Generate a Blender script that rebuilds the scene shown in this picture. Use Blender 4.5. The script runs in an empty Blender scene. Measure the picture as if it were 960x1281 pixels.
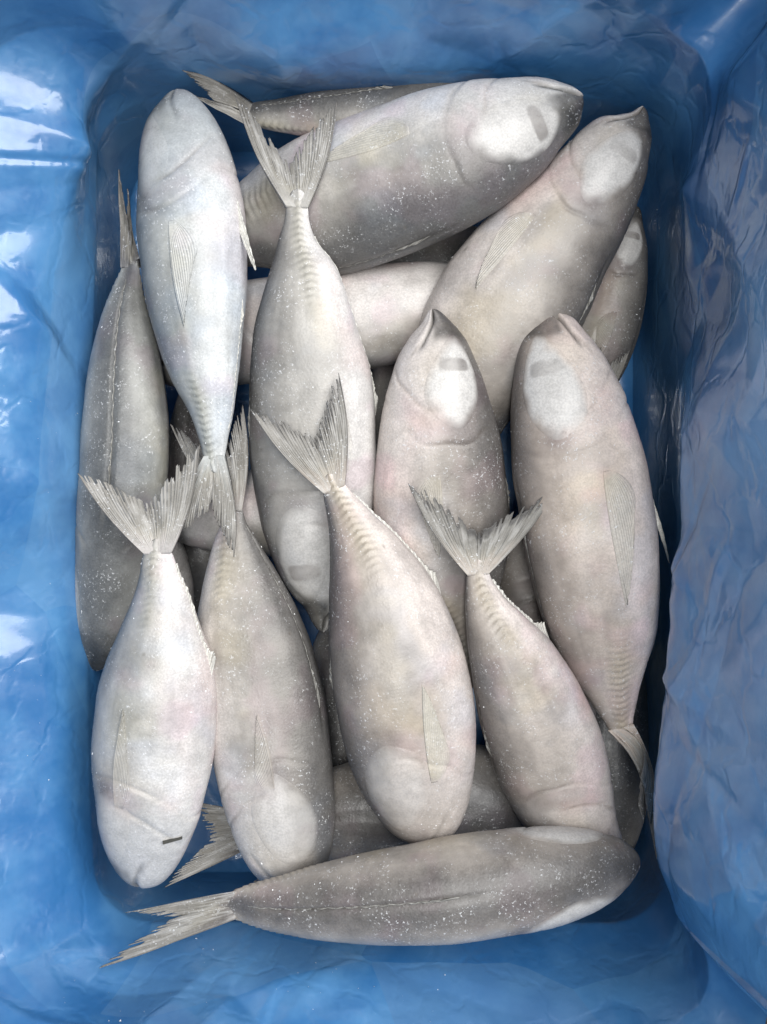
import bpy, math
import numpy as np

# ------------------------------------------------------------------ camera, world, light
SC = bpy.context.scene
COL = SC.collection
H = 0.62            # camera height above the mean level of the top fish (m)
PX = 0.0005         # metres per photo pixel at z = 0
W0, H0 = 960.0, 1281.0

cam_d = bpy.data.cameras.new("camera")
cam = bpy.data.objects.new("camera", cam_d); COL.objects.link(cam)
cam.location = (0, 0, H); cam.rotation_euler = (0, 0, 0)
cam_d.sensor_fit = 'VERTICAL'; cam_d.sensor_height = 24.0
cam_d.lens = 24.0 * H / (H0 * PX)
cam_d.clip_start = 0.02; cam_d.clip_end = 50
SC.camera = cam

wd = bpy.data.worlds.new("World"); SC.world = wd; wd.use_nodes = True
wd.node_tree.nodes["Background"].inputs[0].default_value = (0.74, 0.87, 1.0, 1)
wd.node_tree.nodes["Background"].inputs[1].default_value = 0.17

def area(name, loc, aim, sx, sy, power, color):
    d = bpy.data.lights.new(name, 'AREA'); d.shape = 'RECTANGLE'; d.size = sx; d.size_y = sy
    d.energy = power; d.color = color
    o = bpy.data.objects.new(name, d); COL.objects.link(o); o.location = loc
    v = np.array(aim, float) - np.array(loc, float)
    import mathutils
    o.rotation_euler = mathutils.Vector(v).to_track_quat('-Z', 'Y').to_euler()
    return o
area("window_light", (0.84, 0.56, 1.48), (0, 0, 0), 1.5, 1.5, 53, (1.0, 0.982, 0.96))
area("glint_strip", (0.0, -0.12, 1.65), (0, -0.12, 0), 0.20, 1.3, 17, (1.0, 0.99, 0.97))  # unseen strip lamp, added for crisp glints on the film

SC.view_settings.view_transform = 'Standard'; SC.view_settings.look = 'None'
SC.view_settings.exposure = 0.0; SC.view_settings.gamma = 1.0
SC.view_settings.use_curve_mapping = False
SC.cycles.max_bounces = 6; SC.cycles.diffuse_bounces = 3; SC.cycles.transparent_max_bounces = 6; SC.cycles.transmission_bounces = 4

# ------------------------------------------------------------------ maths helpers
def at(x, y, z):
    """photo position of a point known to lie at height z -> metres in the box"""
    k = PX * (H - z) / H
    return np.array([(x - W0 / 2) * k, (H0 / 2 - y) * k, z])

def pchip(xs, ys, x):
    xs = np.asarray(xs, float); ys = np.asarray(ys, float); h = np.diff(xs); d = np.diff(ys) / h
    m = np.zeros_like(ys)
    for i in range(1, len(xs) - 1):
        if d[i-1] * d[i] > 0:
            w1 = 2*h[i] + h[i-1]; w2 = h[i] + 2*h[i-1]
            m[i] = (w1 + w2) / (w1 / d[i-1] + w2 / d[i])
    m[0] = d[0]; m[-1] = d[-1]
    return hermite(xs, ys, m, x)

def hermite(xs, ys, m, x):
    i = np.clip(np.searchsorted(xs, x) - 1, 0, len(xs) - 2); h = xs[i+1] - xs[i]; t = (x - xs[i]) / h
    return ((2*t**3 - 3*t**2 + 1) * ys[i] + (t**3 - 2*t**2 + t) * h * m[i]
            + (-2*t**3 + 3*t**2) * ys[i+1] + (t**3 - t**2) * h * m[i+1])

def catmull(xs, ys, x):
    xs = np.asarray(xs, float); ys = np.asarray(ys, float)
    return hermite(xs, ys, np.gradient(ys, xs), x)

def sstep(a, b, x):
    t = np.clip((x - a) / (b - a), 0, 1); return t * t * (3 - 2 * t)

def _hash(ix, iy, iz, seed):
    n = (ix * 374761393 + iy * 668265263 + iz * 1274126177 + seed * 982451653) & 0xFFFFFFFF
    n = ((n ^ (n >> 13)) * 1274126177) & 0xFFFFFFFF
    return ((n ^ (n >> 16)) & 0xFFFF) / 65535.0

def vnoise(p, seed=0):
    p = np.asarray(p, float); i = np.floor(p).astype(np.int64); f = p - i; f = f * f * (3 - 2 * f)
    r = 0
    for dx in (0, 1):
        for dy in (0, 1):
            for dz in (0, 1):
                w = ((f[..., 0] if dx else 1 - f[..., 0]) * (f[..., 1] if dy else 1 - f[..., 1])
                     * (f[..., 2] if dz else 1 - f[..., 2]))
                r = r + w * _hash(i[..., 0] + dx, i[..., 1] + dy, i[..., 2] + dz, seed)
    return r * 2 - 1

def fbm(p, octv=3, seed=0):
    r = 0; a = 1.0; p = np.asarray(p, float)
    for k in range(octv):
        r = r + a * vnoise(p, seed + k * 17); a *= 0.5; p = p * 2.03 + 7.1
    return r

def lerp(a, b, t): return a + (b - a) * t
def mixc(c, d, m): return c + (np.asarray(d, float) - c) * m[..., None]

# ------------------------------------------------------------------ mesh helpers
def mesh_obj(name, V, F, mat, parent=None, origin=None, colors=None, smooth=True):
    V = np.asarray(V, float).reshape(-1, 3)
    if origin is not None: V = V - origin
    me = bpy.data.meshes.new(name)
    F = np.asarray(F, np.int32)
    me.vertices.add(len(V)); me.vertices.foreach_set("co", V.ravel())
    k = F.shape[1]
    me.loops.add(F.size); me.loops.foreach_set("vertex_index", F.ravel())
    me.polygons.add(len(F)); me.polygons.foreach_set("loop_start", np.arange(0, F.size, k, dtype=np.int32))
    if colors is not None:
        c = np.ones((len(V), 4)); c[:, :3] = np.clip(np.asarray(colors).reshape(-1, 3), 0, 1)
        at_ = me.color_attributes.new("skin", 'FLOAT_COLOR', 'POINT'); at_.data.foreach_set("color", c.ravel())
    me.materials.append(mat)
    me.update(calc_edges=True); me.validate()
    me.polygons.foreach_set("use_smooth", [smooth] * len(me.polygons))
    o = bpy.data.objects.new(name, me); COL.objects.link(o)
    if parent is not None: o.parent = parent
    return o

def grid_faces(n, m, closed=False, off=0):
    i, j = np.meshgrid(np.arange(n - 1), np.arange(m if closed else m - 1), indexing='ij')
    j2 = (j + 1) % m
    return np.stack([i*m + j, i*m + j2, (i+1)*m + j2, (i+1)*m + j], -1).reshape(-1, 4) + off

def shell(top, bot, ctop):
    """closed thin sheet from two grids of points"""
    n, m = top.shape[:2]
    V = np.concatenate([top.reshape(-1, 3), bot.reshape(-1, 3)]); N = n * m
    ft = grid_faces(n, m); fb = grid_faces(n, m)[:, ::-1] + N
    rim = np.concatenate([np.arange(m), np.arange(1, n) * m + m - 1,
                          (n - 1) * m + np.arange(m - 2, -1, -1), np.arange(n - 2, 0, -1) * m])
    r2 = np.roll(rim, -1)
    fr = np.stack([rim, rim + N, r2 + N, r2], -1)
    C = np.concatenate([ctop.reshape(-1, 3)] * 2)
    return V, np.concatenate([ft, fb, fr]), C

def tag(o, label, cat, group=None, kind=None):
    if label: o["label"] = label
    if cat: o["category"] = cat
    if group: o["group"] = group
    if kind: o["kind"] = kind

# ------------------------------------------------------------------ materials
def new_mat(name):
    m = bpy.data.materials.new(name); m.use_nodes = True
    nt = m.node_tree; b = nt.nodes["Principled BSDF"]
    return m, nt, b

def N(nt, t, **kw):
    n = nt.nodes.new(t)
    for k, v in kw.items():
        if k.startswith('i_'):
            key = k[2:]; n.inputs[int(key) if key.isdigit() else key].default_value = v
        else: setattr(n, k, v)
    return n

def noise(nt, vec, scale, detail=3, rough=0.6):
    n = N(nt, 'ShaderNodeTexNoise'); n.inputs['Scale'].default_value = scale
    n.inputs['Detail'].default_value = detail; n.inputs['Roughness'].default_value = rough
    nt.links.new(vec, n.inputs['Vector']); return n.outputs['Fac']

def ramp(nt, fac, a, b, lo=0.0, hi=1.0):
    n = N(nt, 'ShaderNodeMapRange'); n.interpolation_type = 'SMOOTHSTEP'
    n.inputs[1].default_value = a; n.inputs[2].default_value = b
    n.inputs[3].default_value = lo; n.inputs[4].default_value = hi
    nt.links.new(fac, n.inputs[0]); return n.outputs[0]

def math_(nt, op, a, b):
    n = N(nt, 'ShaderNodeMath', operation=op)
    for i, v in enumerate((a, b)):
        if isinstance(v, (int, float)): n.inputs[i].default_value = v
        else: nt.links.new(v, n.inputs[i])
    return n.outputs[0]

def mixrgb(nt, mode, fac, a, b):
    n = N(nt, 'ShaderNodeMix', data_type='RGBA', blend_type=mode)
    for i, v in ((0, fac), (6, a), (7, b)):
        if isinstance(v, (int, float)): n.inputs[i].default_value = v
        elif isinstance(v, tuple): n.inputs[i].default_value = v
        else: nt.links.new(v, n.inputs[i])
    return n.outputs[2]

def skin_material(name, frost, rough, sss, scales):
    m, nt, b = new_mat(name); L = nt.links.new
    tc = N(nt, 'ShaderNodeTexCoord'); oi = N(nt, 'ShaderNodeObjectInfo')
    add = N(nt, 'ShaderNodeVectorMath', operation='ADD'); L(tc.outputs['Object'], add.inputs[0])
    cmb = N(nt, 'ShaderNodeVectorMath', operation='SCALE'); cmb.inputs[0].default_value = (3.1, 1.7, 2.3)
    L(oi.outputs['Random'], cmb.inputs['Scale']); L(cmb.outputs[0], add.inputs[1])
    v = add.outputs[0]
    at_ = N(nt, 'ShaderNodeAttribute', attribute_name="skin")
    fine = noise(nt, v, 800, 1); mid = noise(nt, v, 150, 3)
    g = math_(nt, 'MULTIPLY', ramp(nt, fine, 0.3, 0.7, 0.89, 1.09), ramp(nt, mid, 0.3, 0.7, 0.92, 1.06))
    gc = N(nt, 'ShaderNodeCombineColor')
    for k in range(3): L(g, gc.inputs[k])
    c = mixrgb(nt, 'MULTIPLY', 1.0, at_.outputs['Color'], gc.outputs[0])
    bw = N(nt, 'ShaderNodeRGBToBW'); L(at_.outputs['Color'], bw.inputs[0])
    pep = math_(nt, 'MULTIPLY', ramp(nt, bw.outputs[0], 0.12, 0.5, 0.5, 0.0), ramp(nt, fine, 0.42, 0.62))
    c = mixrgb(nt, 'MULTIPLY', pep, c, (0.45, 0.44, 0.43, 1))
    # frost: fine speckle gathered in patches
    f1 = ramp(nt, noise(nt, v, 560, 2, 0.75), 0.58, 0.70)
    f2 = ramp(nt, noise(nt, v, 42, 3, 0.7), 0.42, 0.64)
    fr = math_(nt, 'MULTIPLY', math_(nt, 'MULTIPLY', f1, f2), frost)
    c = mixrgb(nt, 'MIX', fr, c, (0.70, 0.71, 0.72, 1))
    L(c, b.inputs['Base Color'])
    r = math_(nt, 'ADD', ramp(nt, mid, 0.3, 0.7, rough - 0.08, rough + 0.08), math_(nt, 'MULTIPLY', fr, 0.25))
    L(r, b.inputs['Roughness'])
    b.inputs['Specular IOR Level'].default_value = 0.45
    if sss:
        b.inputs['Subsurface Weight'].default_value = sss
        b.inputs['Subsurface Radius'].default_value = (0.004, 0.0028, 0.002)
        b.inputs['Subsurface Scale'].default_value = 1.0
    hgt = math_(nt, 'ADD', math_(nt, 'MULTIPLY', fine, 0.3), math_(nt, 'MULTIPLY', fr, 0.7))
    if scales:
        vo = N(nt, 'ShaderNodeTexVoronoi'); vo.inputs['Scale'].default_value = 560; L(v, vo.inputs['Vector'])
        hgt = math_(nt, 'ADD', hgt, math_(nt, 'MULTIPLY', vo.outputs['Distance'], 0.35 * scales))
    bp = N(nt, 'ShaderNodeBump'); bp.inputs['Strength'].default_value = 0.4; bp.inputs['Distance'].default_value = 0.0005
    L(hgt, bp.inputs['Height']); L(bp.outputs[0], b.inputs['Normal'])
    return m

M_SKIN = skin_material("fish_skin", 0.7, 0.39, 0.0, 1.0)
M_EYE = skin_material("fish_eye", 0.15, 0.34, 0.0, 0.0)
M_FIN = skin_material("fish_fin", 0.9, 0.45, 0.0, 0.0)

def simple(name, col, rough, bump=0.0, bscale=300, spec=0.4):
    m, nt, b = new_mat(name); tc = N(nt, 'ShaderNodeTexCoord')
    n = noise(nt, tc.outputs['Object'], bscale, 4)
    g = ramp(nt, n, 0.3, 0.7, 0.85, 1.1); gc = N(nt, 'ShaderNodeCombineColor')
    for k in range(3): nt.links.new(g, gc.inputs[k])
    nt.links.new(mixrgb(nt, 'MULTIPLY', 1.0, (*col, 1), gc.outputs[0]), b.inputs['Base Color'])
    b.inputs['Roughness'].default_value = rough; b.inputs['Specular IOR Level'].default_value = spec
    if bump:
        bp = N(nt, 'ShaderNodeBump'); bp.inputs['Distance'].default_value = bump
        nt.links.new(n, bp.inputs['Height']); nt.links.new(bp.outputs[0], b.inputs['Normal'])
    return m
M_FROST = simple("frost", (0.84, 0.85, 0.86), 0.35, spec=0.6)
M_KRAFT = simple("kraft_board", (0.36, 0.24, 0.14), 0.8, 0.0004, 240)
M_CHIP = simple("dark_scale", (0.035, 0.035, 0.03), 0.5)

def film_material():
    m, nt, b = new_mat("blue_film"); L = nt.links.new
    tc = N(nt, 'ShaderNodeTexCoord'); v = tc.outputs['Object']
    n1 = noise(nt, v, 22, 4); n2 = noise(nt, v, 130, 5, 0.65); n3 = noise(nt, v, 6, 2)
    c = mixrgb(nt, 'MIX', ramp(nt, n1, 0.35, 0.65), (0.045, 0.205, 0.50, 1), (0.105, 0.315, 0.63, 1))
    # where two layers of film lie on each other the blue is deeper, with a clear edge
    mp = N(nt, 'ShaderNodeMapping'); mp.inputs['Rotation'].default_value = (0.5, 0.7, 0.4); mp.inputs['Scale'].default_value = (9, 5, 14); L(v, mp.inputs['Vector'])
    lay = N(nt, 'ShaderNodeTexVoronoi'); lay.inputs['Scale'].default_value = 1.0; L(mp.outputs[0], lay.inputs['Vector'])
    lw = N(nt, 'ShaderNodeSeparateColor'); L(lay.outputs['Color'], lw.inputs[0])
    c = mixrgb(nt, 'MIX', ramp(nt, lw.outputs[0], 0.30, 1.0, 0.0, 0.45), c, (0.022, 0.145, 0.42, 1))
    c = mixrgb(nt, 'MIX', ramp(nt, lw.outputs[1], 0.6, 1.0, 0.0, 0.22), c, (0.24, 0.45, 0.70, 1))
    L(c, b.inputs['Base Color'])
    L(ramp(nt, n2, 0.3, 0.7, 0.28, 0.40), b.inputs['Roughness'])
    b.inputs['Coat Weight'].default_value = 1.0; b.inputs['Coat IOR'].default_value = 1.5
    L(ramp(nt, n2, 0.3, 0.7, 0.05, 0.13), b.inputs['Coat Roughness'])
    b.inputs['Specular IOR Level'].default_value = 1.0
    # thin wrinkles
    wv = N(nt, 'ShaderNodeTexVoronoi', feature='DISTANCE_TO_EDGE'); wv.inputs['Scale'].default_value = 26
    dn = N(nt, 'ShaderNodeTexNoise'); dn.inputs['Scale'].default_value = 30; dn.inputs['Detail'].default_value = 3
    L(v, dn.inputs['Vector'])
    vm = N(nt, 'ShaderNodeVectorMath', operation='MULTIPLY_ADD'); L(dn.outputs['Color'], vm.inputs[0])
    vm.inputs[1].default_value = (0.05, 0.05, 0.05); L(v, vm.inputs[2]); L(vm.outputs[0], wv.inputs['Vector'])
    ed = ramp(nt, wv.outputs['Distance'], 0.0, 0.12)
    hgt = math_(nt, 'ADD', math_(nt, 'MULTIPLY', ed, 0.30), math_(nt, 'MULTIPLY', n2, 0.14))
    bp = N(nt, 'ShaderNodeBump'); bp.inputs['Strength'].default_value = 0.5; bp.inputs['Distance'].default_value = 0.0012
    L(hgt, bp.inputs['Height']); L(bp.outputs[0], b.inputs['Normal']); L(bp.outputs[0], b.inputs['Coat Normal'])
    tr = N(nt, 'ShaderNodeBsdfTranslucent'); tr.inputs['Color'].default_value = (0.08, 0.30, 0.62, 1)
    tp = N(nt, 'ShaderNodeBsdfTransparent'); tp.inputs['Color'].default_value = (0.30, 0.58, 0.90, 1)
    m1 = N(nt, 'ShaderNodeMixShader', i_0=0.22); L(b.outputs[0], m1.inputs[1]); L(tr.outputs[0], m1.inputs[2])
    m2 = N(nt, 'ShaderNodeMixShader', i_0=0.07); L(m1.outputs[0], m2.inputs[1]); L(tp.outputs[0], m2.inputs[2])
    L(m2.outputs[0], nt.nodes['Material Output'].inputs['Surface'])
    return m
M_FILM = film_material()

# ------------------------------------------------------------------ carton and plastic liner
FLOOR = -0.125
RIM = 0.172

def facets(P, cell, seed, amp):
    """creased, flat-facetted relief of crumpled film"""
    rng = np.random.default_rng(seed)
    lo = np.array([-2.2, -2.2]); hi = np.array([2.2, 2.2])
    n = int(np.prod(hi - lo) / cell**2)
    c = rng.uniform(lo, hi, (n, 2)); g = rng.normal(0, 1, (n, 2)) * 0.85 * amp / cell; hgt = rng.uniform(-.3, .3, n) * amp
    out = np.full(len(P), -1e9)
    k = 0.42 * amp / cell**2
    near = (np.abs(c - P.mean(0)) < (P.max(0) - P.min(0)) / 2 + 6*cell).all(1)
    o1 = np.argsort(P[:, 0]); Ps = P[o1]; os_ = out[o1]
    for q in np.nonzero(near)[0]:
        a, b = np.searchsorted(Ps[:, 0], [c[q, 0] - 9.0*cell, c[q, 0] + 9.0*cell])
        d = Ps[a:b] - c[q]
        os_[a:b] = np.maximum(os_[a:b], hgt[q] + d @ g[q] - k * (d**2).sum(1))
    out[o1] = os_
    return out - out.mean()

def liner():
    # perimeter walk: a rounded rectangle, unit corner points; u in metres at mid height
    halfx, halfy, r = 0.187, 0.268, 0.040
    pts = []; nrm = []
    def seg(p, q, n, k):
        for i in range(k):
            pts.append(lerp(np.array(p), np.array(q), i / k)); nrm.append(n)
    def arc(cx, cy, a0, k):
        for i in range(k):
            a = a0 + math.pi/2 * i / k
            pts.append(np.array([cx + r*math.cos(a), cy + r*math.sin(a)])); nrm.append((math.cos(a), math.sin(a)))
    st = 0.0016
    ky = int((2*halfy - 2*r) / st); kx = int((2*halfx - 2*r) / st); ka = int(r * 1.57 / st * 1.3)
    seg((halfx, -halfy + r), (halfx, halfy - r), (1, 0), ky); arc(halfx - r, halfy - r, 0, ka)
    seg((halfx - r, halfy), (-halfx + r, halfy), (0, 1), kx); arc(-halfx + r, halfy - r, math.pi/2, ka)
    seg((-halfx, halfy - r), (-halfx, -halfy + r), (-1, 0), ky); arc(-halfx + r, -halfy + r, math.pi, ka)
    seg((-halfx + r, -halfy), (halfx - r, -halfy), (0, -1), kx); arc(halfx - r, -halfy + r, -math.pi/2, ka)
    P = np.array(pts); Nn = np.array(nrm); m = len(P)
    U = np.concatenate([[0], np.cumsum(np.linalg.norm(np.diff(P, axis=0), axis=1))])
    total = U[-1] + np.linalg.norm(P[-1] - P[0])
    zs = np.concatenate([np.linspace(FLOOR, -0.04, 24, endpoint=False), np.linspace(-0.04, 0.10, 92, endpoint=False), np.linspace(0.10, RIM, 44)]); n = len(zs)
    Z, UU = np.meshgrid(zs, U, indexing='ij')
    X = np.repeat(P[None, :, 0], n, 0); Y = np.repeat(P[None, :, 1], n, 0)
    NX = np.repeat(Nn[None, :, 0], n, 0); NY = np.repeat(Nn[None, :, 1], n, 0)
    wr = np.clip(NX, 0, 1)**2; wl = np.clip(-NX, 0, 1)**2; wt = np.clip(NY, 0, 1)**2; wb = np.clip(-NY, 0, 1)**2
    up = np.clip(Z, -0.03, 1) + 0.03
    # how far each wall leans out (metres per metre), wall by wall
    hi = np.minimum(0.012 * np.log1p(np.exp((Z - 0.008)/0.012)), 0.055); upb = np.minimum(up, 0.105)
    off = wr * (0.000 + 0.01*up) + wl * (0.003 + 0.22*up + 1.0*hi) + wt * (0.002 + 0.08*up) + wb * (0.002 + 0.44*upb)
    ang = np.degrees(np.arctan2(NY, NX))
    # right-hand corners flare out, shaped to catch white glare streaks
    corner = 0
    for a0, w_ in ((-45, 17), (45, 17)):
        gk = np.exp(-((ang - a0)/w_)**2); corner = corner + gk
        off += gk * (0.10 * np.clip(Z, 0, 0.05) + 1.55 * np.clip(Z - 0.048, 0, 0.030))
    # right-hand wall: slack film bellies into the box, more and more towards the near end
    ypx = H0/2 - Y / PX
    bel = np.interp(ypx, [150, 300, 420, 570, 690, 800, 900, 1000, 1080, 1160, 1240], [0, .000, .001, .010, .016, .021, .026, .026, .022, .014, .006])
    zz = Z - 0.060
    g = np.where(zz < 0, np.exp(-(zz/0.035)**2), np.exp(-(zz/0.132)**2))
    off -= wr * bel * g
    # far wall: the film sags over the fish lying against it
    xpx = W0/2 + X / PX
    sag = np.interp(xpx, [150, 260, 360, 450, 560, 700, 820], [.0, .000, .017, .017, .010, .005, 0])
    off -= wt * sag * np.exp(-((Z - 0.028)/0.03)**2)
    # left wall: a loose pleat
    sl = np.interp(ypx, [40, 120, 200, 290, 350, 420, 520, 640, 900, 1000], [.004, .014, .018, .012, .004, .010, .001, -.003, -.003, 0])
    off -= wl * sl * np.exp(-((Z - 0.030)/0.028)**2)
    # long soft folds running up the wall, growing towards the rim
    q = np.stack([UU * 16, Z * 5, 0 * Z], -1)
    amp = 0.0035 * sstep(-0.05, 0.10, Z)
    off += amp * fbm(q, 3, 5)
    # wrap-safe crumple: blend two evaluations across the seam in the right wall's near end
    F2 = np.stack([UU.ravel(), Z.ravel()], -1)
    vis = (0.25 * sstep(-0.06, 0.0, Z) + 0.75 * sstep(-0.015, 0.03, Z)).ravel()
    seam = (sstep(0, 0.03, UU) * sstep(total, total - 0.03, UU)).ravel()
    A = np.array([1.0, 0.55])
    R1 = np.array([[.8, -.6], [.6, .8]]); R2 = np.array([[.5, .87], [-.87, .5]])
    cr = (facets(F2 @ R1 * np.array([1.3, .55]), 0.070, 3, 0.0090) - facets(F2 @ R2 * np.array([1.2, .5]), 0.060, 12, 0.0065)
          + facets(F2 @ R1.T * np.array([1, .4]), 0.030, 8, 0.0014))
    fine_cr = facets(F2 @ R1 * np.array([1.2, .7]), 0.030, 8, 0.0034) - facets(F2 @ R2 * np.array([.55, 1.1]), 0.024, 21, 0.0026)
    cr = cr + fine_cr * (0.15 + 0.95*wl + 0.45*wt + 0.35*wr + 0.45*wb*np.clip((-X + .05)/.15, 0, 1)).ravel()
    # sharp straight creases
    rg = np.random.default_rng(77)
    for k in range(90):
        c0 = np.array([rg.uniform(0, total), rg.uniform(-0.04, 0.13)]); a = rg.normal(math.pi/2, 0.65); ln = rg.uniform(0.02, 0.085)
        wd_ = rg.uniform(0.0032, 0.011); am = rg.choice([-1, 1]) * rg.uniform(0.0005, 0.0022)
        dd = F2 - c0; al = dd[:, 0]*math.cos(a) + dd[:, 1]*math.sin(a); ac = -dd[:, 0]*math.sin(a) + dd[:, 1]*math.cos(a)
        cr = cr + am * np.clip(1 - np.abs(ac)/wd_, 0, 1) * np.clip(1 - np.abs(al)/ln, 0, 1)
    calm = (1.25 - 1.3*corner + 0.25*wl - 0.30*wr - 0.35*wt - 0.55*wb*np.clip((X + .1)/.15, 0, 1)).ravel()
    off += (cr * vis * seam * np.clip(calm, .12, 1.5)).reshape(Z.shape)
    X = X + NX * off; Y = Y + NY * off
    Z = Z + 0.002 * fbm(np.stack([UU*30, Z*30, 0*Z], -1), 2, 9) * sstep(-.05, .05, Z)
    V = np.stack([X, Y, Z], -1)
    # floor rows closing in on the middle
    rows = [V]
    for t in (0.93, 0.8, 0.6, 0.35, 0.02):
        f = V[0] * np.array([t, t, 1]); f[:, 2] = FLOOR + 0.002 * vnoise(np.stack([f[:, 0]*40, f[:, 1]*40, f[:, 0]*0], -1), 4)
        rows.insert(0, f[None])
    V = np.concatenate(rows, 0)
    F = grid_faces(V.shape[0], m, closed=True)
    o = mesh_obj("plastic_liner", V, F, M_FILM)
    tag(o, "blue plastic film bag lining the box around the frozen fish", "plastic bag")
    # crumbs of frost fallen on the film at the left and near sides
    rg = np.random.default_rng(5); A = V.reshape(-1, 3)
    ok = A[(A[:, 2] > -0.02) & (A[:, 2] < 0.05) & ((A[:, 0] < -0.15) | (A[:, 1] < -0.25)) & (A[:, 1] < 0.08) & (A[:, 0] < 0.1)]
    Q = ok[rg.integers(0, len(ok), 420)] + rg.normal(0, 0.0007, (420, 3)) + np.array([0, 0, 0.0006])
    Q = Q[fbm(Q * 30, 2, 8) + rg.uniform(-.3, .3, len(Q)) > 0.1]
    r_ = (0.00018 + 0.0007 * rg.uniform(0, 1, len(Q))**4)[:, None, None]
    tet = rg.normal(size=(len(Q), 4, 3)); tet /= np.linalg.norm(tet, axis=2)[..., None]
    Vt = (Q[:, None] + tet * r_).reshape(-1, 3); kk = np.arange(len(Q))[:, None] * 4
    Ft = np.concatenate([kk + np.array([f]) for f in ([0, 1, 2], [0, 2, 3], [0, 3, 1], [1, 3, 2])])
    fo = mesh_obj("frost_crumbs", Vt, Ft, M_FROST, smooth=False)
    tag(fo, "loose white frost crumbs scattered on the blue film", "frost", kind="stuff")
    return o

liner()

def carton():
    root = bpy.data.objects.new("carton", None); COL.objects.link(root); root.location = (0, 0, FLOOR - 0.012)
    tag(root, "brown cardboard carton behind the blue plastic film", "carton")
    o = np.array(root.location)
    xa, xb, ya, yb, t = -0.300, 0.212, -0.346, 0.330, 0.005
    z0, z1 = FLOOR - 0.010, RIM - 0.004
    def box(name, x0, x1, y0, y1, za, zb):
        V = [(x, y, z) for z in (za, zb) for (x, y) in ((x0, y0), (x1, y0), (x1, y1), (x0, y1))]
        F = [(3, 2, 1, 0), (4, 5, 6, 7), (0, 1, 5, 4), (1, 2, 6, 5), (2, 3, 7, 6), (3, 0, 4, 7)]
        return mesh_obj(name, V, F, M_KRAFT, root, o, smooth=False)
    box("base_panel", xa, xb, ya, yb, z0 - t, z0)
    box("side_panel", xa - t, xa, ya, yb, z0 - t, z1); box("side_panel", xb, xb + t, ya, yb, z0 - t, z1)
    box("end_panel", xa, xb, ya - t, ya, z0 - t, z1); box("end_panel", xa, xb, yb, yb + t, z0 - t, z1)
carton()

# ------------------------------------------------------------------ fish
SIDE = "whole frozen fish lying on their sides"
RAY = np.array

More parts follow.
